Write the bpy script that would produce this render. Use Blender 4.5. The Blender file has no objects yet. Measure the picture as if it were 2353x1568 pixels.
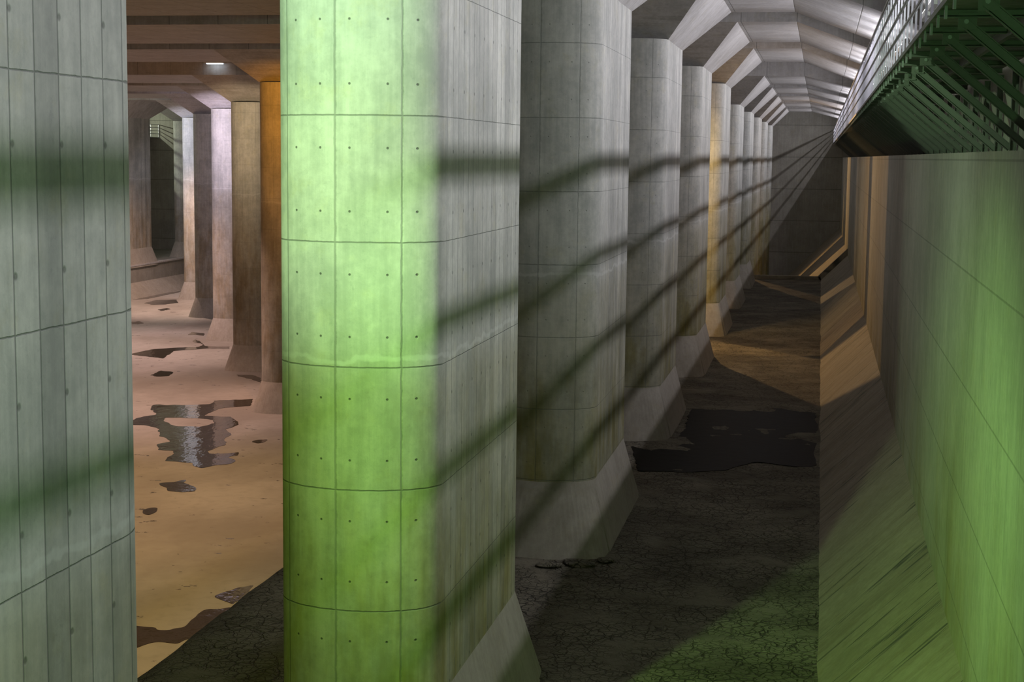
import bpy, bmesh, math, random
from mathutils import Vector, Matrix, noise
from mathutils.geometry import tessellate_polygon
random.seed(7)
S = bpy.context.scene
COL = S.collection

# ------------------------------------------------------------------ camera
FPX, YAW, PITCH, ROLL = 3652.0, 0.1898, 0.1165, 0.01117
_cy, _sy, _cp, _sp = math.cos(YAW), math.sin(YAW), math.cos(PITCH), math.sin(PITCH)
_F = Vector((-_sy*_cp, _cy*_cp, -_sp)); _R = Vector((_cy, _sy, 0)); _U = _R.cross(_F)
_c, _s = math.cos(ROLL), math.sin(ROLL)
R2 = _R*_c + _U*_s; U2 = -_R*_s + _U*_c
cd = bpy.data.cameras.new('camera'); cam = bpy.data.objects.new('camera', cd); COL.objects.link(cam)
cd.sensor_width = 36.0; cd.lens = FPX/2353*36.0; cd.clip_start = 0.05; cd.clip_end = 500
cam.matrix_world = Matrix(((R2.x, U2.x, -_F.x, 0), (R2.y, U2.y, -_F.y, 0), (R2.z, U2.z, -_F.z, 0), (0, 0, 0, 1)))
S.camera = cam

def at(x, y, Z):
    """the point of the level Z that the photograph shows at pixel x, y"""
    d = _F + R2*((x-1176.5)/FPX) - U2*((y-784)/FPX)
    return d*(Z/d.z)

# ------------------------------------------------------------------ world, exposure
w = bpy.data.worlds.new('world'); S.world = w; w.use_nodes = True
w.node_tree.nodes['Background'].inputs[0].default_value = (0.10, 0.085, 0.06, 1)
w.node_tree.nodes['Background'].inputs[1].default_value = 0.02
S.view_settings.view_transform = 'Standard'; S.view_settings.look = 'None'
S.view_settings.exposure = -0.12; S.view_settings.gamma = 1.0; S.view_settings.use_curve_mapping = False

# ------------------------------------------------------------------ lights
def spot(name, loc, target, col, power, angle=100, blend=0.6, size=0.15):
    l = bpy.data.lights.new(name, 'SPOT'); l.energy = power; l.color = col
    l.spot_size = math.radians(angle); l.spot_blend = blend; l.shadow_soft_size = size
    o = bpy.data.objects.new(name, l); COL.objects.link(o); o.location = loc
    o.rotation_euler = (Vector(target)-Vector(loc)).to_track_quat('-Z', 'Y').to_euler(); return o
def point(name, loc, col, power, size=0.15):
    l = bpy.data.lights.new(name, 'POINT'); l.energy = power; l.color = col; l.shadow_soft_size = size
    o = bpy.data.objects.new(name, l); COL.objects.link(o); o.location = loc; return o
def strip(name, loc, length, width, col, power, down=(0, 0, -1)):
    l = bpy.data.lights.new(name, 'AREA'); l.shape = 'RECTANGLE'; l.size = width; l.size_y = length
    l.energy = power; l.color = col
    o = bpy.data.objects.new(name, l); COL.objects.link(o); o.location = loc
    # area lights shine along local -Z with local Y along the hall
    z = -Vector(down).normalized(); y = Vector((0, 1, 0)); x = y.cross(z).normalized()
    o.matrix_world = Matrix(((x.x, y.x, z.x, loc[0]), (x.y, y.y, z.y, loc[1]), (x.z, y.z, z.z, loc[2]), (0, 0, 0, 1)))
    return o
LAMPX, LAMPZ = 1.99, 3.06
LAMP_Y = [20.0 + 13.115*k + d for k in range(-1, 10) for d in (-2.5, 0.0, 2.5)]   # three tubes under every beam
WHITE = (0.93, 0.90, 1.0)
for i, y in enumerate(LAMP_Y):           # the tubes on the wall above the walkway, facing the hall
    strip('walkway_tube_light', (LAMPX, y, LAMPZ), 1.5, 0.05, WHITE, 118 if i > 2 else 75, (-1, 0, -0.15))
# green floodlights: on the far end of the nearest pillar, and low on the near right
spot('green_floodlight', (-6.55, 10.2, 2.5), (-5.3, 17.2, 1.8), (0.64, 1.0, 0.56), 3500, 66, 0.6, 0.10)
spot('green_floodlight', (-6.6, 10.2, 2.3), (-4.8, 17.5, -3.6), (0.56, 0.88, 0.03), 900, 70, 0.8, 0.12)
spot('green_floodlight', (-6.6, 10.2, 2.1), (3.0, 21.8, -9.0), (0.42, 0.95, 0.20), 5400, 60, 0.9, 0.12)
spot('pale_green_floodlight', (0.2, 2.6, -2.4), (-4.2, 8, -0.8), (0.42, 1.0, 0.34), 330, 84, 0.8, 0.2)
spot('pale_green_floodlight', (0.2, 2.6, -2.4), (2.0, 16.5, 0.6), (0.42, 1.0, 0.34), 520, 46, 0.9, 0.2)
AMBER = (1.0, 0.58, 0.22); YEL = (1.0, 0.68, 0.26)
spot('amber_floodlight', (-8.6, 73.0, 1.5), (0, 57.0, -6), AMBER, 4300, 74, 0.6, 0.12)
spot('amber_floodlight', (-9.5, 61.3, 1.5), (0.6, 71.0, -5), AMBER, 1700, 95, 0.6, 0.12)
spot('amber_floodlight', (-12.0, 126.5, 1.5), (0, 118, -8), AMBER, 7000, 110, 0.6, 0.12)
spot('yellow_floodlight', (-6.9, 63.6, 2.0), (-5.3, 69.5, -1.5), YEL, 1500, 70, 0.8, 0.1)
# hall floor: warm lamps near, pinkish ones farther in
spot('hall_yellow_light', (-17, 33, 3.8), (-18, 34, -12), (1.0, 0.68, 0.24), 5000, 84, 0.7, 0.3)
spot('hall_yellow_light', (-25, 50, 3.8), (-24, 51, -12), (1.0, 0.61, 0.30), 7500, 88, 0.7, 0.3)
spot('hall_pink_light', (-34, 68, 3.8), (-33, 69, -12), (1.0, 0.62, 0.52), 11000, 94, 0.7, 0.3)
spot('hall_pink_light', (-43, 88, 3.2), (-42, 90, -12), (1.0, 0.66, 0.62), 11000, 96, 0.7, 0.3)
spot('hall_pink_light', (-49, 113, 3.2), (-50.5, 117, -12), (1.0, 0.68, 0.60), 11000, 104, 0.7, 0.3)
# lamps at the heads of single pillars
spot('orange_pillar_light', (-22.6, 64.5, 2.4), (-24.2, 70.5, -0.2), (1.0, 0.36, 0.0), 900, 95, 0.6, 0.1)
spot('tan_pillar_light', (-30.4, 77.2, 1.9), (-30.8, 82.6, -0.2), (1.0, 0.72, 0.44), 850, 95, 0.6, 0.12)
spot('lilac_pillar_light', (-36.9, 90.0, 1.9), (-37.2, 95.7, -0.6), (0.93, 0.78, 1.0), 2400, 95, 0.5, 0.12)
spot('bluish_pillar_light', (-52.4, 116.6, 1.9), (-50.4, 121.8, -0.8), (0.80, 0.80, 1.0), 1900, 95, 0.5, 0.12)
spot('purple_pillar_light', (-59.5, 117.0, 0.0), (-57.3, 121.8, -4.0), (0.75, 0.55, 0.9), 350, 90, 0.7, 0.12)
for y in (112, 125, 138):                # tubes above the far walkway
    strip('far_walkway_tube_light', (-65.2, y, 3.06), 12, 0.1, (0.93, 1.0, 0.80), 500, (1, 0, -0.15))

# ------------------------------------------------------------------ node helper
class G:
    def __init__(s, name):
        s.m = bpy.data.materials.new(name); s.m.use_nodes = True; s.t = s.m.node_tree
        s.t.nodes.clear(); s.out = s.t.nodes.new('ShaderNodeOutputMaterial')
        s.b = s.t.nodes.new('ShaderNodeBsdfPrincipled'); s.t.links.new(s.b.outputs[0], s.out.inputs[0])
        s.b.inputs['Specular IOR Level'].default_value = 0.35
    def _in(s, sock, v):
        if v is None: return
        if isinstance(v, (int, float)): sock.default_value = v
        elif isinstance(v, (tuple, list)): sock.default_value = tuple(v) + ((1,) if len(v) == 3 and sock.type == 'RGBA' else ())
        else: s.t.links.new(v, sock)
    def M(s, op, a, b=None, c=None, clamp=False):
        n = s.t.nodes.new('ShaderNodeMath'); n.operation = op; n.use_clamp = clamp
        for i, v in enumerate((a, b, c)): s._in(n.inputs[i], v)
        return n.outputs[0]
    def step(s, v, lo, hi, a=0.0, b=1.0):
        n = s.t.nodes.new('ShaderNodeMapRange'); n.interpolation_type = 'SMOOTHSTEP'
        s._in(n.inputs[0], v); s._in(n.inputs[1], lo); s._in(n.inputs[2], hi); s._in(n.inputs[3], a); s._in(n.inputs[4], b)
        return n.outputs[0]
    def mix(s, f, a, b, mode='MIX'):
        n = s.t.nodes.new('ShaderNodeMix'); n.data_type = 'RGBA'; n.blend_type = mode
        s._in(n.inputs[0], f); s._in(n.inputs[6], a); s._in(n.inputs[7], b); return n.outputs[2]
    def coord(s, kind='Object'):
        return s.t.nodes.new('ShaderNodeTexCoord').outputs[kind]
    def pos(s): return s.t.nodes.new('ShaderNodeNewGeometry').outputs['Position']
    def nrm(s): return s.t.nodes.new('ShaderNodeNewGeometry').outputs['True Normal']
    def xyz(s, v):
        n = s.t.nodes.new('ShaderNodeSeparateXYZ'); s.t.links.new(v, n.inputs[0]); return n.outputs
    def vec(s, x, y, z):
        n = s.t.nodes.new('ShaderNodeCombineXYZ')
        for i, v in enumerate((x, y, z)): s._in(n.inputs[i], v)
        return n.outputs[0]
    def scale(s, v, k):
        n = s.t.nodes.new('ShaderNodeMapping'); s.t.links.new(v, n.inputs[0]); n.inputs['Scale'].default_value = k; return n.outputs[0]
    def noise(s, v, sc, det=4, rough=0.6):
        n = s.t.nodes.new('ShaderNodeTexNoise'); s.t.links.new(v, n.inputs['Vector'])
        n.inputs['Scale'].default_value = sc; n.inputs['Detail'].default_value = det; n.inputs['Roughness'].default_value = rough
        return n.outputs['Fac']
    def voro(s, v, sc, feat='DISTANCE_TO_EDGE'):
        n = s.t.nodes.new('ShaderNodeTexVoronoi'); n.feature = feat; s.t.links.new(v, n.inputs['Vector'])
        n.inputs['Scale'].default_value = sc; return n.outputs[0] if feat == 'DISTANCE_TO_EDGE' else n.outputs['Distance']
    def bump(s, h, dist=0.01, strength=1.0):
        n = s.t.nodes.new('ShaderNodeBump'); n.inputs['Distance'].default_value = dist; n.inputs['Strength'].default_value = strength
        s.t.links.new(h, n.inputs['Height']); s.t.links.new(n.outputs[0], s.b.inputs['Normal'])
    def line(s, v, period, off, half):
        """1 on lines every `period` of coordinate v"""
        p = s.M('PINGPONG', s.M('SUBTRACT', v, off), period/2)
        return s.step(p, s.M('MULTIPLY', half, 0.4), s.M('MULTIPLY', half, 1.6), 1, 0)
    def at1(s, v, x0, half):
        return s.step(s.M('ABSOLUTE', s.M('SUBTRACT', v, x0)), half*0.4, half*1.6, 1, 0)
    def finish(s, col, rough=0.85):
        s._in(s.b.inputs['Base Color'], col); s._in(s.b.inputs['Roughness'], rough); return s.m

def concrete_base(g, light, dark, P):
    """mottled cast concrete, with vertical run-down streaks"""
    n1 = g.noise(P, 0.9, 5, 0.65); n2 = g.noise(P, 7.0, 4, 0.7); n3 = g.noise(P, 60.0, 2, 0.6)
    st = g.noise(g.scale(P, (3.2, 3.2, 0.22)), 2.6, 4, 0.65)
    f = g.M('ADD', g.M('MULTIPLY', n1, 0.45), g.M('ADD', g.M('MULTIPLY', n2, 0.25), g.M('MULTIPLY', st, 0.30)))
    f = g.step(f, 0.36, 0.66)
    c = g.mix(f, dark, light)
    blot = g.step(g.noise(P, 2.3, 6, 0.7), 0.52, 0.72)         # faint yellow bloom and fine grey blotches
    c = g.mix(g.M('MULTIPLY', blot, 0.30), c, g.mix(1.0, c, (1.0, 0.93, 0.62), 'MULTIPLY'))
    blot2 = g.step(g.noise(P, 13.0, 5, 0.75), 0.55, 0.68)
    c = g.mix(g.M('MULTIPLY', blot2, 0.28), c, g.mix(1.0, c, (0.66, 0.70, 0.70), 'MULTIPLY'))
    return c, n2, n3, st

def pillar_material(name, silt_col=(0.52, 0.46, 0.15), la=1.0):
    g = G(name); P = g.coord('Object'); X, Y, Z = g.xyz(P); W = g.pos(); WZ = g.xyz(W)[2]
    col, n2, n3, st = concrete_base(g, (0.60, 0.60, 0.55), (0.37, 0.38, 0.35), W)
    wob = g.M('MULTIPLY', g.M('SUBTRACT', n2, 0.5), 0.03)
    flat = g.step(g.M('ABSOLUTE', Y), 2.30, 2.37, 1, 0)
    nose = g.M('SUBTRACT', 1, flat)
    hj = g.line(g.M('ADD', Z, g.M('MULTIPLY', wob, 0.6)), 1.41, 0.0, g.M('ADD', 0.0045, g.M('MULTIPLY', nose, 0.0035)))
    vj = g.M('ADD', g.at1(g.M('ADD', X, wob), -0.14, 0.013), g.M('ADD', g.at1(g.M('ADD', X, wob), 0.60, 0.010), g.at1(X, -0.78, 0.008)), clamp=True)
    vj = g.M('MULTIPLY', vj, nose)
    bd = g.M('MULTIPLY', g.line(g.M('ADD', Y, g.M('MULTIPLY', wob, 0.25)), 0.28, 0.06, 0.0065), flat)
    # tie holes: five across each rounded end, every other board on the flat sides
    hz = g.M('ABSOLUTE', g.M('SUBTRACT', g.M('PINGPONG', g.M('SUBTRACT', Z, -0.36), 0.3525), 0.0))
    best = None
    for hx in (-0.64, -0.32, 0.03, 0.45, 0.75):
        d = g.M('ABSOLUTE', g.M('SUBTRACT', X, hx)); best = d if best is None else g.M('MINIMUM', best, d)
    dn = g.M('SQRT', g.M('ADD', g.M('POWER', best, 2), g.M('POWER', hz, 2)))
    dy = g.M('PINGPONG', g.M('SUBTRACT', Y, 0.92), 0.28)
    hz2 = g.M('PINGPONG', g.M('SUBTRACT', Z, -0.39), 0.3525)
    df = g.M('SQRT', g.M('ADD', g.M('POWER', dy, 2), g.M('POWER', hz2, 2)))
    hole = g.M('ADD', g.M('MULTIPLY', g.step(dn, 0.007, 0.018, 0.9, 0), nose), g.M('MULTIPLY', g.step(df, 0.010, 0.030, 0.6, 0), flat))
    # rust-brown drip below the plugs of the boards
    hole = g.M('MULTIPLY', hole, 1.0 if la == 1 else la*0.7)
    line = g.M('MAXIMUM', g.M('MULTIPLY', hj, 0.65), g.M('MAXIMUM', g.M('MULTIPLY', vj, 0.48), g.M('MULTIPLY', bd, 0.62)))
    if la != 1: line = g.M('MULTIPLY', line, la)
    # board to board tone
    bi = g.M('FLOOR', g.M('DIVIDE', g.M('SUBTRACT', Y, 0.06), 0.28))
    wn = g.t.nodes.new('ShaderNodeTexWhiteNoise'); wn.noise_dimensions = '1D'; g.t.links.new(bi, wn.inputs['W'])
    bt = g.M('MULTIPLY', g.M('SUBTRACT', wn.outputs[0], 0.5), g.M('MULTIPLY', flat, 0.30))
    col = g.mix(g.M('ADD', 0.5, bt), (0, 0, 0), col) if False else col
    tone = g.M('ADD', 1.0, bt)
    col = g.mix(1.0, col, g.vec(tone, tone, tone), 'MULTIPLY')
    # stain of past water levels: silt-brown and algae below a wavering line, pale crust on it
    if silt_col:
        wav = g.M('ADD', WZ, g.M('MULTIPLY', g.M('SUBTRACT', g.noise(g.scale(W, (1, 1, 0.05)), 1.2, 3), 0.5), 0.5))
        silt = g.M('ADD', g.step(wav, -2.75, -2.15, 0.42, 0), g.step(wav, -6.4, -2.6, 0.58, 0))
        patch = g.step(g.noise(g.scale(W, (1.6, 1.6, 0.5)), 1.1, 4), 0.35, 0.7, 0.5, 1.0)
        sf = g.M('MULTIPLY', silt, patch)
        col = g.mix(g.M('MULTIPLY', sf, 0.95), col, g.mix(1.0, col, silt_col, 'MULTIPLY'))
        crust = g.M('MULTIPLY', g.at1(g.M('ADD', WZ, g.M('MULTIPLY', g.M('SUBTRACT', g.noise(W, 1.6, 4), 0.5), 0.35)), -2.3, 0.028), 0.33)
        col = g.mix(crust, col, (0.72, 0.74, 0.70))
    col = g.mix(line, col, (0.10, 0.115, 0.10))
    col = g.mix(g.M('MULTIPLY', hole, 0.9), col, (0.05, 0.055, 0.045))
    h = g.M('SUBTRACT', g.M('ADD', g.M('MULTIPLY', n3, 0.12), g.M('MULTIPLY', n2, 0.25)), g.M('ADD', line, hole))
    g.bump(h, 0.012, 0.7)
    return g.finish(col, g.M('ADD', 0.62, g.M('MULTIPLY', n2, 0.25)))

def plain_concrete(name, light=(0.56, 0.54, 0.49), dark=(0.38, 0.37, 0.33), joints=None, rough=0.8, streak_axis=None, silt=False, ramp=True):
    g = G(name); W = g.pos(); X, Y, Z = g.xyz(W)
    col, n2, n3, st = concrete_base(g, light, dark, W)
    line = None
    for (ax, per, off, half, amt) in (joints or []):
        v = (X, Y, Z)[ax]; l = g.M('MULTIPLY', g.line(g.M('ADD', v, g.M('MULTIPLY', g.M('SUBTRACT', n2, 0.5), 0.01)), per, off, half), amt)
        line = l if line is None else g.M('MAXIMUM', line, l)
    h = g.M('ADD', g.M('MULTIPLY', n3, 0.12), g.M('MULTIPLY', n2, 0.3))
    if silt:
        sf = g.M('MULTIPLY', g.step(Z, -6.6, -2.1, 1, 0), g.step(g.noise(g.scale(W, (1.0, 1.0, 0.4)), 0.8, 4), 0.35, 0.7, 0.3, 1))
        col = g.mix(g.M('MULTIPLY', sf, 0.9), col, g.mix(1.0, col, (0.70, 0.60, 0.32), 'MULTIPLY'))
    if streak_axis is not None:           # marks that run down or across a face: thin, irregular, along one direction
        sv = {'slope': (0.02, 1.0, 0.02), 'x': (0.25, 4.0, 1.0)}[streak_axis]
        s1 = g.noise(g.scale(W, sv), 2.2 if streak_axis == 'slope' else 1.2, 5, 0.75)
        s2 = g.noise(g.scale(W, (0.3, 1.0, 0.3)), 0.9, 3)
        col = g.mix(g.M('MULTIPLY', g.step(s1, 0.50, 0.62), 0.35), col, g.mix(1.0, col, (0.55, 0.5, 0.42), 'MULTIPLY'))
        if streak_axis == 'slope':
            cr = g.M('MULTIPLY', g.step(g.M('ABSOLUTE', g.M('SUBTRACT', g.noise(g.scale(W, (0.03, 1.0, 0.03)), 0.8, 5, 0.7), 0.5)), 0.002, 0.012, 0.9, 0), g.step(g.noise(g.scale(W, (0.5, 1.2, 0.5)), 1.0, 3), 0.44, 0.52))
            line = cr if line is None else g.M('MAXIMUM', line, cr)
    if line is not None:
        col = g.mix(line, col, (0.05, 0.055, 0.045)); h = g.M('SUBTRACT', h, line)
    g.bump(h, 0.012, 0.6)
    return g.finish(col, rough)

def mud_material():
    g = G('cracked_mud'); W = g.pos(); X, Y, Z = g.xyz(W)
    wv = g.t.nodes.new('ShaderNodeVectorMath'); wv.operation = 'ADD'
    n0 = g.t.nodes.new('ShaderNodeTexNoise'); n0.inputs['Scale'].default_value = 5; g.t.links.new(W, n0.inputs['Vector'])
    sc = g.t.nodes.new('ShaderNodeVectorMath'); sc.operation = 'SCALE'; sc.inputs['Scale'].default_value = 0.16
    g.t.links.new(n0.outputs['Color'], sc.inputs[0]); g.t.links.new(W, wv.inputs[0]); g.t.links.new(sc.outputs[0], wv.inputs[1])
    V = wv.outputs[0]
    c1 = g.step(g.voro(V, 8.0), 0.0, 0.055, 1, 0)
    c2 = g.step(g.voro(V, 3.1), 0.0, 0.05, 1, 0)
    crack = g.M('MAXIMUM', c1, c2)
    open_ = g.step(g.noise(W, 0.9, 3), 0.34, 0.56)
    crack = g.M('MULTIPLY', crack, open_)
    n1 = g.noise(W, 0.5, 5); n2 = g.noise(W, 16, 3)
    col = g.mix(g.step(n1, 0.35, 0.65), (0.11, 0.098, 0.068), (0.23, 0.21, 0.155))
    col = g.mix(g.M('MULTIPLY', n2, 0.4), col, (0.06, 0.053, 0.038))
    col = g.mix(g.M('MULTIPLY', crack, 0.65), col, (0.012, 0.012, 0.010))
    h = g.M('SUBTRACT', g.M('ADD', g.M('MULTIPLY', n2, 0.35), g.M('MULTIPLY', g.noise(W, 3.5, 3), 0.8)), crack)
    g.bump(h, 0.05, 0.9)
    return g.finish(col, 0.8)

def floor_material():
    g = G('hall_floor'); W = g.pos()
    n1 = g.noise(g.scale(W, (1, 0.6, 1)), 0.22, 5); n2 = g.noise(W, 2.6, 5); n3 = g.noise(g.scale(W, (1, 1.8, 1)), 1.1, 4, 0.7)
    col = g.mix(g.step(n1, 0.35, 0.65), (0.33, 0.30, 0.25), (0.46, 0.43, 0.37))
    col = g.mix(g.M('MULTIPLY', g.step(n2, 0.45, 0.75), 0.35), col, (0.28, 0.25, 0.20))
    wet = g.step(n3, 0.645, 0.675)          # small damp spots
    col = g.mix(g.M('MULTIPLY', wet, 0.8), col, (0.09, 0.08, 0.065))
    g.bump(g.M('ADD', n2, g.M('MULTIPLY', g.noise(W, 30, 2), 0.2)), 0.01, 0.4)
    return g.finish(col, g.M('SUBTRACT', 0.62, g.M('MULTIPLY', wet, 0.4)))

def simple(name, col, rough=0.6, metal=0.0, emit=None, es=0.0, noise_amt=0.0):
    g = G(name); c = col
    if noise_amt:
        W = g.coord('Object'); c = g.mix(g.M('MULTIPLY', g.noise(W, 9, 4), noise_amt), col, tuple(v*0.4 for v in col))
    g.b.inputs['Metallic'].default_value = metal
    if emit: g.b.inputs['Emission Color'].default_value = (*emit, 1); g.b.inputs['Emission Strength'].default_value = es
    return g.finish(c, rough)

M_PILLAR = pillar_material('pillar_concrete')
M_PILLAR_FAR = pillar_material('pillar_concrete_plain', la=0.75)
M_PILLAR_HALL = pillar_material('pillar_concrete_hall', (0.56, 0.46, 0.32), la=0.38)
M_PLINTH = plain_concrete('plinth_concrete', (0.42, 0.39, 0.33), (0.31, 0.285, 0.23))
M_BEAM = plain_concrete('beam_concrete', (0.62, 0.61, 0.60), (0.44, 0.43, 0.42), joints=[(0, 1.85, -0.95, 0.012, 0.6)], streak_axis='x', rough=0.55)
M_CAP = plain_concrete('capital_concrete', (0.60, 0.59, 0.57), (0.42, 0.41, 0.39), streak_axis='x', rough=0.6)
M_CEIL = plain_concrete('ceiling_concrete', (0.5, 0.48, 0.44), (0.36, 0.34, 0.31))
M_WALL = plain_concrete('wall_concrete', (0.50, 0.49, 0.43), (0.35, 0.345, 0.30), joints=[(2, 1.41, 0.0, 0.012, 0.35), (1, 0.92, 0.0, 0.010, 0.22)], silt=True)
M_END = plain_concrete('end_wall_concrete', (0.38, 0.37, 0.32), (0.27, 0.26, 0.22), joints=[(2, 2.85, 0.1, 0.03, 0.5), (0, 1.8, 0.0, 0.012, 0.12)])
M_SLOPE = plain_concrete('slope_concrete', (0.33, 0.29, 0.215), (0.235, 0.205, 0.15), streak_axis='slope', rough=0.7)
M_MUD = mud_material()
M_FLOOR = floor_material()
M_STEEL = simple('galvanised_steel', (0.20, 0.21, 0.19), 0.5, 0.4, noise_amt=0.3)
M_RAIL = simple('rail_steel', (0.42, 0.42, 0.45), 0.38, 0.7, noise_amt=0.2)
M_TUBE = simple('lamp_tube', (0.9, 0.9, 0.95), 0.3, 0, (0.93, 0.93, 1.0), 14.0)
M_HOUSING = simple('lamp_housing', (0.7, 0.7, 0.7), 0.4)
gw = G('puddle_water'); _W = gw.pos()
gw.bump(gw.M('ADD', gw.noise(gw.scale(_W, (1.0, 0.6, 1)), 1.6, 3), gw.M('MULTIPLY', gw.noise(_W, 6, 2), 0.15)), 0.05, 0.32)
gw.b.inputs['IOR'].default_value = 1.33; gw.b.inputs['Specular IOR Level'].default_value = 0.6
M_WATER = gw.finish(gw.mix(gw.noise(_W, 1.5, 4), (0.035, 0.028, 0.020), (0.085, 0.068, 0.05)), 0.06)

# ------------------------------------------------------------------ mesh helpers
def mesh_obj(name, verts, faces, mat, parent=None, loc=(0, 0, 0), smooth=False, link=True):
    me = bpy.data.meshes.new(name); me.from_pydata([tuple(v) for v in verts], [], faces); me.materials.append(mat)
    bm = bmesh.new(); bm.from_mesh(me); bmesh.ops.recalc_face_normals(bm, faces=bm.faces); bm.to_mesh(me); bm.free()
    if smooth:
        for p in me.polygons: p.use_smooth = True
    o = bpy.data.objects.new(name, me); o.location = loc
    if link: COL.objects.link(o)
    if parent: o.parent = parent
    return o
class MB:
    def __init__(s): s.v = []; s.f = []
    def add(s, v, f): n = len(s.v); s.v += [tuple(a) for a in v]; s.f += [tuple(i+n for i in q) for q in f]
    def box(s, x0, x1, y0, y1, z0, z1):
        v = [(x, y, z) for z in (z0, z1) for y in (y0, y1) for x in (x0, x1)]
        s.add(v, [(0, 2, 3, 1), (4, 5, 7, 6), (0, 1, 5, 4), (2, 6, 7, 3), (0, 4, 6, 2), (1, 3, 7, 5)])
    def bar(s, a, b, wx, wz, up=(0, 1, 0)):
        """rectangular bar from a to b: wx across `up`, wz the other way"""
        a, b = Vector(a), Vector(b); d = (b-a).normalized(); u = Vector(up); u = (u - d*u.dot(d)).normalized(); r = d.cross(u)
        v = []
        for p in (a, b):
            for i, j in ((-1, -1), (1, -1), (1, 1), (-1, 1)): v.append(p + u*(i*wx/2) + r*(j*wz/2))
        s.add(v, [(0, 1, 2, 3), (4, 7, 6, 5), (0, 4, 5, 1), (1, 5, 6, 2), (2, 6, 7, 3), (3, 7, 4, 0)])
    def tube(s, a, b, r, n=10):
        a, b = Vector(a), Vector(b); d = (b-a).normalized(); u = d.orthogonal().normalized(); q = d.cross(u); v = []
        for p in (a, b):
            for i in range(n):
                t = 2*math.pi*i/n; v.append(p + u*(r*math.cos(t)) + q*(r*math.sin(t)))
        s.add(v, [tuple(range(n)), tuple(range(2*n-1, n-1, -1))] + [(i, (i+1) % n, n+(i+1) % n, n+i) for i in range(n)])
    def prism(s, prof, y0, y1):
        """closed profile of (x, z) swept along y"""
        n = len(prof); v = [(x, y0, z) for x, z in prof] + [(x, y1, z) for x, z in prof]
        s.add(v, [tuple(range(n)), tuple(range(2*n-1, n-1, -1))] + [(i, (i+1) % n, n+(i+1) % n, n+i) for i in range(n)])
    def build(s, name, mat, parent=None, loc=(0, 0, 0), smooth=False): return mesh_obj(name, s.v, s.f, mat, parent, loc, smooth)
def empty(name, loc, label, cat, group=None):
    o = bpy.data.objects.new(name, None); o.empty_display_size = 0.3; COL.objects.link(o); o.location = loc
    o['label'] = label; o['category'] = cat
    if group: o['group'] = group
    return o
def tag(o, label, cat, group=None):
    o['label'] = label; o['category'] = cat
    if group: o['group'] = group
    return o
def struct(o): o['kind'] = 'structure'; return o

# ------------------------------------------------------------------ dimensions (metres, camera eye at the origin)
ZF, ZP = -12.0, -7.76             # hall floor, raised mud floor
PX, PW, PL, PN = -5.17, 0.97, 2.23, 0.69
Y0, PITCH_Y = 20.0, 13.115        # pillar centres
YEND, XL, XR = 146.0, -66.0, 1.85
LIP = 104.0
BW = 4.75                          # half width of the beams
def zh(k): return 3.17 if k <= 4 else 2.70    # head of the pillars
def zb(k): return zh(k) + 1.35                # underside of the beams

# ------------------------------------------------------------------ the setting
m = MB(); m.box(XL, 1.0, -6, YEND+.5, ZF-0.5, ZF); struct(m.build('floor', M_FLOOR))
m = MB(); m.box(XL-1, 3.2, -6, YEND+.5, 6.0, 6.5); struct(m.build('ceiling', M_CEIL))
# right wall: lower part to the ledge, upper part set back behind the walkway
m = MB(); m.prism([(XR, -12.5), (XR, 0.10), (2.55, 0.10), (2.55, 6.0), (3.2, 6.0), (3.2, -12.5)], -6, YEND)
struct(m.build('wall_right', M_WALL))
m = MB(); m.box(XL-1, 3.2, YEND, YEND+0.5, -12.5, 6.0); struct(m.build('wall_end', M_END))
m = MB(); m.box(XL-1.0, 3.2, -6.5, -6, -12.5, 6.0); struct(m.build('wall_back', M_END))
# left wall with its ledge, the same idea mirrored
m = MB(); m.prism([(-55.55, -12.5), (-55.55, -9.5), (-64.3, -9.5), (-64.3, 0.1), (-65.6, 0.1), (-65.6, 6.0), (-67.0, 6.0), (-67.0, -12.5)], -6, YEND)
struct(m.build('wall_left', M_END))
m = MB(); m.box(-55.85, -55.45, -6, YEND, -9.5, -9.38); struct(m.build('trim_1', M_CAP))
m = MB(); m.prism([(-54.4, ZF), (-55.55, -10.85), (-55.55, ZF)], -6, YEND); struct(m.build('baseboard_left', M_PLINTH))
# sloped foot of the right wall (45 degrees), going on down beyond the raised floor
m = MB(); m.prism([(0.21, -7.76), (1.85, -6.12), (1.85, -12.0), (-4.03, -12.0)], -6, YEND)
struct(m.build('baseboard_right', M_SLOPE))
# raised floor under dried mud: a slab with a slumped edge towards the hall
NX, NY = 44, 300
v = []; f = []
XA, XB = -9.9, 0.6
for j in range(NY+1):
    y = -6 + (LIP+6)*j/NY
    for i in range(NX+1):
        t = i/NX; x = XB + (XA-XB)*t
        edge = max(0.0, (-9.25 - x)/0.65)
        z = ZP + 0.045*noise.noise(Vector((x*0.35, y*0.35, 0))) - 0.16*edge**2 + 0.02*noise.noise(Vector((x*1.7, y*1.7, 3)))
        xx = x + (0.05*noise.noise(Vector((y*0.8, 0, 5))) if i == NX else 0)
        v.append((xx, y, z))
for j in range(NY):
    for i in range(NX): a = j*(NX+1)+i; f.append((a, a+1, a+NX+2, a+NX+1))
n0 = len(v)
for j in range(NY+1):              # the side that drops to the hall floor
    x, y, z = v[j*(NX+1)+NX]; v.append((x-0.02, y, ZF))
for j in range(NY): f.append((j*(NX+1)+NX, n0+j, n0+j+1, (j+1)*(NX+1)+NX))
n1 = len(v)
for i in range(NX+1):              # end face under the lip
    x, y, z = v[NY*(NX+1)+i]; v.append((x, y, ZF))
for i in range(NX): f.append((NY*(NX+1)+i, NY*(NX+1)+i+1, n1+i+1, n1+i))
o = mesh_obj('raised_floor', v, f, M_MUD, smooth=False); struct(o)
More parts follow.
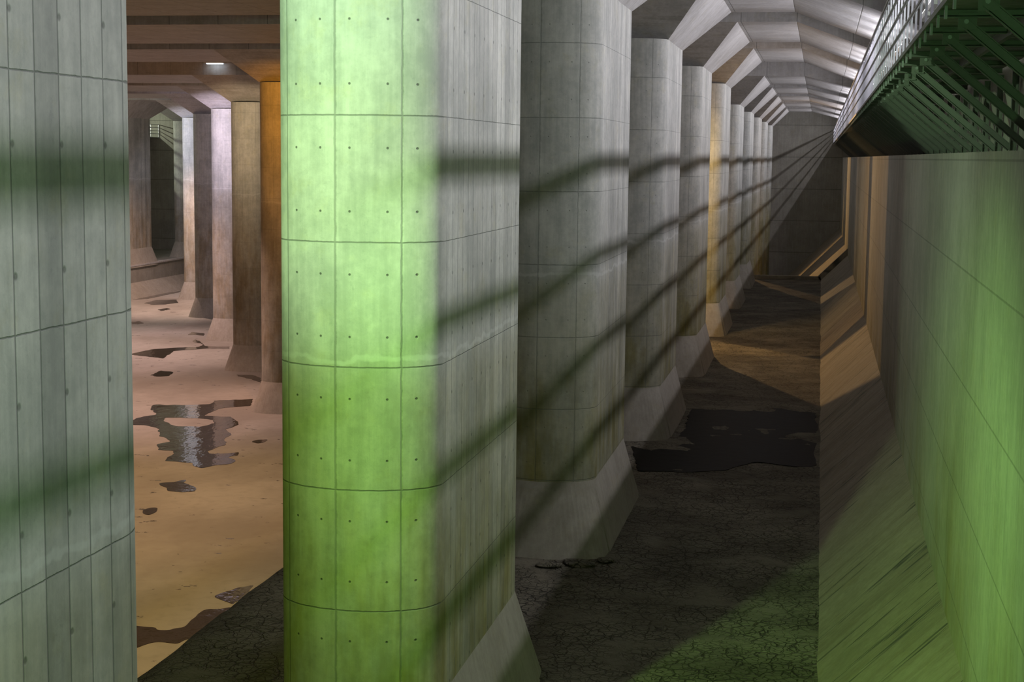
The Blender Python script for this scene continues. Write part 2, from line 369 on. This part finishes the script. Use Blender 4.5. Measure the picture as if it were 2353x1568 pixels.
# the kerb on the far lip, running on up the slope
m = MB(); m.box(-9.8, 0.21, LIP-0.35, LIP, -8.3, ZP+0.23)
m.prism([(0.0, ZP+0.23), (1.85, ZP+0.23+1.85), (1.85, ZP+1.5), (0.21, ZP-0.1)], LIP-0.35, LIP)
struct(m.build('trim_2', M_SLOPE))

# ------------------------------------------------------------------ pillars
def shaft_profile():
    pts = []; n = 32
    for i in range(n+1):
        t = -math.pi/2 + math.pi*i/n; pts.append((PW*math.sin(t), PL + PN*max(0.0, math.cos(t))**0.9))      # far end, x from -PW to +PW
    back = [(-x, -y) for x, y in pts]
    return pts + back                    # goes round clockwise
PROF = shaft_profile()
def shaft_mesh(z0, z1, mat):
    n = len(PROF); zs = [z0, z1]; vv = [(x, y, z) for z in zs for x, y in PROF]
    ff = [tuple(range(n)), tuple(range(2*n-1, n-1, -1))] + [(i, (i+1) % n, n+(i+1) % n, n+i) for i in range(n)]
    me = mesh_obj('shaft', vv, ff, mat, link=False).data
    for p in me.polygons:
        if len(p.vertices) == 4: p.use_smooth = True
    # keep the crease between the flat side and the rounded end
    bm = bmesh.new(); bm.from_mesh(me)
    for e in bm.edges:
        if abs(e.verts[0].co.z-e.verts[1].co.z) > 0.5 and False: e.smooth = False
        if abs(e.verts[0].co.z-e.verts[1].co.z) < 1e-3: e.smooth = False
    bm.to_mesh(me); bm.free(); return me
def plinth_mesh(h=1.40):
    # top follows the shaft, foot flares out and is squarer
    n = len(PROF); top = []; bot = []
    for x, y in PROF:
        top.append((x, y, h))
        bx = x/PW*(PW+0.38); by = math.copysign(min(abs(y), PL), y) + math.copysign((abs(y)-PL)*0.9 + 0.62, y)
        if abs(y) > PL-1e-6 and abs(x) > PW*0.86: by = math.copysign(PL + 0.36, y) if abs(x) > PW*0.97 else by
        bot.append((bx, by, -0.12))
    vv = bot + top
    ff = [tuple(range(n)), tuple(range(2*n-1, n-1, -1))] + [(i, (i+1) % n, n+(i+1) % n, n+i) for i in range(n)]
    me = mesh_obj('plinth', vv, ff, M_PLINTH, link=False).data
    return me
def capital_mesh():
    e = PL+0.08; b = [(-PW, -e), (PW, -e), (PW, e), (-PW, e)]; t = [(-2.25, -BW), (2.25, -BW), (2.25, BW), (-2.25, BW)]
    v = [(x, y, 0) for x, y in b] + [(x, y, 1.35) for x, y in t]
    me = mesh_obj('capital', v, [(0, 3, 2, 1), (4, 5, 6, 7), (0, 1, 5, 4), (1, 2, 6, 5), (2, 3, 7, 6), (3, 0, 4, 7)], M_CAP, link=False).data
    return me
ME_CAP = capital_mesh(); ME_PL = plinth_mesh(); _cache = {}
def pillar(x, k, base, label, group=None, joint=0.72):
    y = Y0 + PITCH_Y*k; top = zh(k)
    t = empty('concrete_pillar', (x, y, base), label, 'pillar', group)
    mat = M_PILLAR_HALL if x < -6 else (M_PILLAR if k <= 0 else M_PILLAR_FAR); key = (base, top, joint, mat.name)
    if key not in _cache: _cache[key] = shaft_mesh(base+1.2-joint, top-joint, mat)
    s = bpy.data.objects.new('shaft', _cache[key]); COL.objects.link(s); s.parent = t; s.location = (0, 0, joint-base)
    p = bpy.data.objects.new('plinth', ME_PL); COL.objects.link(p); p.parent = t
    c = bpy.data.objects.new('capital', ME_CAP); COL.objects.link(c); c.parent = t; c.location = (0, 0, top-base)
    return t
ROW = {-1: 'nearest board-marked pillar, cut off by the left edge of the photo',
       0: 'big pillar in the middle foreground, its rounded end lit bright green',
       1: 'grey pillar just behind the bright green one, on a broad flared base',
       2: 'third corridor pillar, whole dark flared base beside the mud, two behind the green one',
       3: 'grey corridor pillar directly in front of the yellow-lit one',
       4: 'corridor pillar with a yellow-lit rounded end and a glowing yellow base',
       5: 'slim grey corridor pillar directly behind the yellow-lit one',
       6: 'second corridor pillar beyond the yellow-lit one, its base touching the far mud',
       7: 'corridor pillar rising just past the kerb at the end of the mud',
       8: 'last corridor pillar but one before the end wall',
       9: 'farthest pillar of the right corridor, against the end wall'}
for k, lab in ROW.items():
    pillar(PX, k, ZP if k <= 6 else ZF, lab, 'pillars along the right corridor', 0.42 if k <= 0 else 0.72)
HALL = [(-24.4, 4, ZF, 'orange-lit hall pillar half hidden behind the bright green pillar'),
        (-30.8, 5, ZF, 'tan-lit hall pillar with a dark lower half, left of the orange one'),
        (-37.15, 6, ZF, 'hall pillar lit pale lilac at the top'),
        (-43.7, 7, ZF, 'unlit brown hall pillar between the lilac and the bluish-white ones'),
        (-50.0, 8, ZF, 'narrow hall pillar with a bluish-white streak of light'),
        (-56.3, 9, -9.5, 'dim grey pillar standing on the far ledge, left of the bluish-white one'),
        (-56.8, 8, -9.5, 'dark purple pillar with a black head, at the far left of the hall')]
for x, k, b, lab in HALL: pillar(x, k, b, lab, 'pillars of the main hall')

# ------------------------------------------------------------------ beams
BL = {-1: 'concrete beam straight overhead, resting on the nearest pillar', 0: 'concrete beam over the bright green pillar',
      1: 'concrete beam on the grey pillar behind the green one', 2: 'nearest ceiling beam seen whole across the corridor, top of the photo',
      3: 'second ceiling beam across the corridor, on the pillar before the yellow one', 4: 'ceiling beam on the yellow-lit pillar',
      5: 'first of the lower ceiling beams, on the slim pillar behind the yellow one', 6: 'second of the lower ceiling beams',
      7: 'third of the lower ceiling beams, over the kerb end', 8: 'fourth of the lower ceiling beams', 9: 'last ceiling beam before the end wall'}
for k, lab in BL.items():
    y = Y0 + PITCH_Y*k; z = zb(k); sl = 0.37 if k <= 4 else 0.25
    m = MB(); m.prism([(-65.6, 0), (-0.95, 0), (2.55, -sl*3.5), (2.55, 6.0-z), (-65.6, 6.0-z)], -BW, BW if k < 9 else min(BW, YEND-y))
    o = m.build('ceiling_beam', M_BEAM, None, (0, y, z)); tag(o, lab, 'beam', 'beams across the ceiling')

# ------------------------------------------------------------------ walkway on the right wall
DX0, DX1, DZ = 0.96, 2.5, 1.34
wk = empty('walkway', (2.5, 16, DZ), 'steel walkway with railing bracketed high on the right wall', 'walkway')
off = Vector((-2.5, -16, -DZ))
def wpart(mb, name, mat, parent=wk): return mesh_obj(name, [Vector(a)+off for a in mb.v], mb.f, mat, parent)
m = MB(); y = -4.0
while y < YEND-0.05:                     # slatted deck
    m.box(DX0+0.02, DX1, y, y+0.236, DZ-0.03, DZ); y += 0.25
wpart(m, 'deck', M_STEEL)
m = MB(); m.box(DX0, DX0+0.012, -4, YEND, DZ-0.05, DZ); wpart(m, 'edge_plate', M_STEEL)
m = MB(); m.box(1.75, 1.80, -4, YEND, DZ-0.13, DZ-0.03); wpart(m, 'stringer', M_STEEL)
for z in (2.54, 2.25, 1.96, 1.67):
    m = MB(); m.tube((DX0+0.02, -4, z), (DX0+0.02, YEND, z), 0.028 if z > 2.5 else 0.02); wpart(m, 'handrail' if z > 2.5 else 'rail', M_RAIL)
BY = 1.85
def channel(mb, a, b, deep=0.12, flange=0.06):
    """an open steel channel standing on edge: tall web across the walkway, two narrow flanges"""
    a, b = Vector(a), Vector(b); d = (b-a).normalized(); u = Vector((0, 1, 0)); r = d.cross(u).normalized()
    mb.bar(a, b, 0.008, deep)
    for s_ in (-1, 1):
        o_ = r*(s_*deep/2) - u*(flange/2)
        mb.bar(a + o_, b + o_, flange, 0.009)
arm = MB(); channel(arm, (-(DX1-DX0)+0.02, 0, -0.04), (0.0, 0, -0.04), deep=0.11)
strut = MB(); channel(strut, (-(DX1-1.20), 0.02, -0.14), (-0.05, 0.02, -1.18), 0.085, 0.045)
wp = MB(); channel(wp, (-0.02, 0, -0.12), (-0.02, 0, -1.24), 0.08)
bolt = MB()
bolt.tube((-(DX1-1.21), -0.03, -0.13), (-(DX1-1.21), 0.03, -0.13), 0.022, 6)
gus = MB(); gus.box(-(DX1-1.14), -(DX1-1.30), -0.016, -0.008, -0.20, -0.05)
proto = None
for i in range(70):
    y = 11.0 + BY*i - 16
    if proto is None:
        br = arm.build('bracket', M_STEEL, wk, (0, y, 0))
        kids = [strut.build('strut', M_STEEL, br), wp.build('wall_post', M_STEEL, br), bolt.build('bolt', M_RAIL, br), gus.build('gusset', M_STEEL, br)]
        proto = br
    else:
        br = proto.copy(); COL.objects.link(br); br.parent = wk; br.location = (0, y, 0)
        for c in kids[: (4 if i < 30 else 2)]:
            c2 = c.copy(); COL.objects.link(c2); c2.parent = br
# railing posts: flat bars at half the bracket pitch
pm = MB(); pm.box(-0.012, 0.012, -0.02, 0.02, -0.14, 1.18)
first = None
for i in range(100):
    y = 10.6 + BY/2*i - 16
    if first is None: first = pm.build('railing_post', M_RAIL, wk, (DX0+0.045-2.5, y, 0))
    else:
        c = first.copy(); COL.objects.link(c); c.parent = wk; c.location = (DX0+0.045-2.5, y, 0)
m = MB(); y = 10.6 + BY/2*100
while y < YEND-0.1:
    m.box(DX0+0.031, DX0+0.059, y-0.03, y+0.03, DZ-0.16, DZ+1.18); y += BY/2
for yy in (-3, -1.5, 0, 1.5, 3, 4.5, 6, 7.5, 9): m.box(DX0+0.031, DX0+0.059, yy-0.03, yy+0.03, DZ-0.16, DZ+1.18)
o = wpart(m, 'railing_post', M_RAIL); o['kind'] = 'stuff'

# tube lamps above the walkway
hm = MB(); hm.box(0.03, 0.14, -0.8, 0.8, -0.06, 0.06); hm.box(0.10, 0.54, -0.7, -0.64, -0.03, 0.03); hm.box(0.10, 0.54, 0.64, 0.7, -0.03, 0.03)
tm = MB(); tm.tube((0.055, -0.75, 0.075), (0.055, 0.75, 0.075), 0.016, 8)
hp = None
for y in LAMP_Y:
    t = empty('tube_lamp', (LAMPX, y, LAMPZ), 'white tube lamp on the wall above the steel walkway, glinting through the railing', 'lamp', 'tube lamps above the walkway')
    if hp is None: hp = hm.build('housing', M_HOUSING, t); tp = tm.build('tube', M_TUBE, t)
    else:
        for c in (hp, tp):
            c2 = c.copy(); COL.objects.link(c2); c2.parent = t

# walkway on the opposite wall, only its far end shows
fw = empty('walkway', (-65.6, 140, 1.34), 'small distant railed walkway on the far left wall, seen between two dark pillars', 'walkway')
off = Vector((65.6, -140, -1.34))
m = MB(); m.box(-65.6, -63.1, 96, YEND, 1.26, 1.34); wpart(m, 'deck', M_STEEL, fw)
for z in (2.54, 2.25, 1.96, 1.67):
    m = MB(); m.tube((-63.12, 96, z), (-63.12, YEND, z), 0.03); wpart(m, 'rail', M_RAIL, fw)
for i in range(26):
    m = MB(); yy = YEND - 0.1 - i*1.85; m.box(-63.15, -63.09, yy-0.03, yy+0.03, 1.2, 2.54); wpart(m, 'railing_post', M_RAIL, fw)

# small lamp under the ceiling of the hall
t = empty('ceiling_lamp', (-31.6, 80.5, 4.60), 'small bright rectangular lamp high on a beam in the dark hall', 'lamp')
m = MB(); m.box(-0.55, 0.55, -0.22, 0.2, 0.05, 0.16); m.box(-0.4, -0.3, -0.1, 0.2, 0.16, 0.5); m.box(0.3, 0.4, -0.1, 0.2, 0.16, 0.5); m.build('housing', M_HOUSING, t)
m = MB(); m.box(-0.42, 0.42, -0.16, 0.12, 0.0, 0.06); m.build('diffuser', simple('bright_diffuser', (1, 1, 1), 0.4, 0, (0.75, 0.88, 1.0), 3.5), t)

# ------------------------------------------------------------------ puddles on the hall floor, traced on the ground
def px(pts, ox=290, oy=900, s=2.346): return [(ox+a/s, oy+b/s) for a, b in pts]
def smooth_loop(P, n=4):
    Q = []
    for i in range(len(P)):          # roughen the outline a little
        a, b = P[i], P[(i+1) % len(P)]; L = (b-a).length; k = max(1, min(10, int(L/0.22)))
        for j in range(k):
            q = a.lerp(b, j/k); d = 0.13*min(1.0, L)
            Q.append(q + Vector((d*noise.noise(q*3.1), 1.6*d*noise.noise(q*3.1+Vector((9, 9, 9))), 0)))
    P = Q
    for _ in range(n-1):
        Q = []
        for i in range(len(P)):
            a, b = P[i], P[(i+1) % len(P)]; Q += [a*0.75+b*0.25, a*0.25+b*0.75]
        P = Q
    return P
def puddle(outline, label, hole=None, level=ZF, mat=M_WATER, name='puddle', cat='puddle', th=0.012, group='puddles on the hall floor'):
    loops = [smooth_loop([at(x, y, level) for x, y in outline])]
    if hole: loops.append(smooth_loop([at(x, y, level) for x, y in hole]))
    c = sum(loops[0], Vector())/len(loops[0]); loops = [[p-c for p in L] for L in loops]
    flat = [p for L in loops for p in L]; n = len(flat)
    tri = tessellate_polygon(loops)
    v = [(p.x, p.y, th) for p in flat] + [(p.x*1.0, p.y*1.0, -0.02) for p in flat]
    f = [tuple(t_) for t_ in tri] + [tuple(i+n for i in reversed(t_)) for t_ in tri]
    b = 0
    for L in loops:
        k = len(L)
        for i in range(k): f.append((b+i, b+(i+1) % k, n+b+(i+1) % k, n+b+i))
        b += k
    o = mesh_obj(name, v, f, mat, None, c); tag(o, label, cat, group); return o
puddle(px([(20,160),(60,145),(135,130),(165,125),(130,95),(150,72),(300,75),(460,68),(480,50),(685,42),(670,78),(510,90),(420,130),(560,138),(605,165),(600,185),(540,205),(575,235),(525,255),(545,285),(490,305),(440,322),(450,338),(540,335),(612,328),(600,345),(545,355),(590,378),(560,392),(480,400),(410,415),(365,405),(355,385),(215,375),(220,355),(260,340),(255,320),(180,318),(165,285),(240,270),(185,240),(165,195),(90,182),(30,180)]),
       'largest puddle, ragged, reflecting the lilac pillar on the hall floor', px([(200,158),(270,188),(400,192),(475,170),(462,150),(300,142),(215,140)]))
puddle(px([(180,495),(260,490),(300,480),(330,478),(305,495),(370,515),(385,525),(370,540),(310,545),(225,538),(215,520),(185,512)]), 'small pointed puddle just in front of the largest one')
puddle(px([(90,640),(130,627),(170,630),(165,650),(120,668),(92,658)]), 'round little puddle near the foot of the leftmost pillar')
puddle(px([(670,272),(700,263),(762,260),(745,275),(705,282)]), 'thin small puddle between the large puddle and the green pillar')
puddle(px([(10,1262),(50,1266),(160,1275),(165,1290),(230,1290),(260,1278),(310,1275),(325,1255),(370,1220),(390,1195),(430,1175),(500,1178),(560,1165),(420,1290),(290,1360),(150,1352),(55,1385),(10,1390)]), 'dark puddle lying along the edge of the raised mud floor')
puddle(px([(470,1110),(500,1095),(600,1060),(690,1045),(650,1090),(580,1150),(510,1128)]), 'shallow puddle touching the mud edge, right of the long dark one')
puddle([(296,815),(345,804),(395,800),(455,798),(470,792),(440,785),(450,781),(460,785),(472,796),(500,797),(527,797),(527,802),(480,801),(400,807),(375,824),(330,819)], 'long thin puddle running to the base of the lilac pillar')
puddle([(346,863),(370,852),(398,856),(390,864),(365,866)], 'small dark oval puddle in the middle of the pink floor')
puddle([(330,697),(360,690),(405,689),(410,696),(380,700),(350,701)], 'farthest puddle, near the sloped foot of the left wall')
puddle([(300,742),(318,739),(330,743),(315,746)], 'tiny puddle at mid distance beside the leftmost pillar')
puddle([(362,712),(385,708),(392,711),(372,715)], 'thin puddle in front of the farthest one')
puddle([(432,770),(440,764),(470,766),(468,772),(450,770)], 'short thin puddle left of the lilac pillar base')
puddle([(300,690),(330,680),(350,678),(420,668),(412,672),(345,686)], 'dark wet line along the foot of the left wall')
puddle([(540,862),(575,872),(600,880),(600,870),(580,862)], 'small puddle at the base of the tan pillar')
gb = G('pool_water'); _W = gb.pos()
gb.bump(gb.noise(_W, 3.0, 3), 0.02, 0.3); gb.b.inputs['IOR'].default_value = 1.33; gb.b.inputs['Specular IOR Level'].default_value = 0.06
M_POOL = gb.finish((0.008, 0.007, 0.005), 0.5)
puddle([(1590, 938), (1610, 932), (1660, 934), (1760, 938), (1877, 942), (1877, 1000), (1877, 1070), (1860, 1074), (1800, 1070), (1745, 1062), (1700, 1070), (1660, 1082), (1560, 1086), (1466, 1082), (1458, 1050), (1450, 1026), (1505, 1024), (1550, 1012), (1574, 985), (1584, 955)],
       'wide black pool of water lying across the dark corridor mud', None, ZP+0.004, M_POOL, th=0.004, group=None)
# clods of dried mud near the foot of the second pillar
def clod(x, y, r, sx, label):
    c = at(x, y, ZP); bm = bmesh.new(); bmesh.ops.create_icosphere(bm, subdivisions=3, radius=r)
    for q in bm.verts:
        q.co = Vector((q.co.x*sx, q.co.y*1.3, q.co.z*0.35)) * (1+0.35*noise.noise(q.co*6+Vector((x, y, 0))))
    me = bpy.data.meshes.new('mud_clod'); bm.to_mesh(me); bm.free(); me.materials.append(M_MUD)
    o = bpy.data.objects.new('mud_clod', me); COL.objects.link(o); o.location = (c.x, c.y, ZP+0.02); tag(o, label, 'mud', 'clods of mud at the pillar foot')
clod(1262, 1301, 0.16, 1.6, 'pale flat mud clod at the foot of the grey pillar, leftmost of three')
clod(1330, 1297, 0.19, 1.6, 'broad dark mud clod, middle of the three')
clod(1392, 1290, 0.13, 1.3, 'rounded dark mud clod, rightmost of the three')
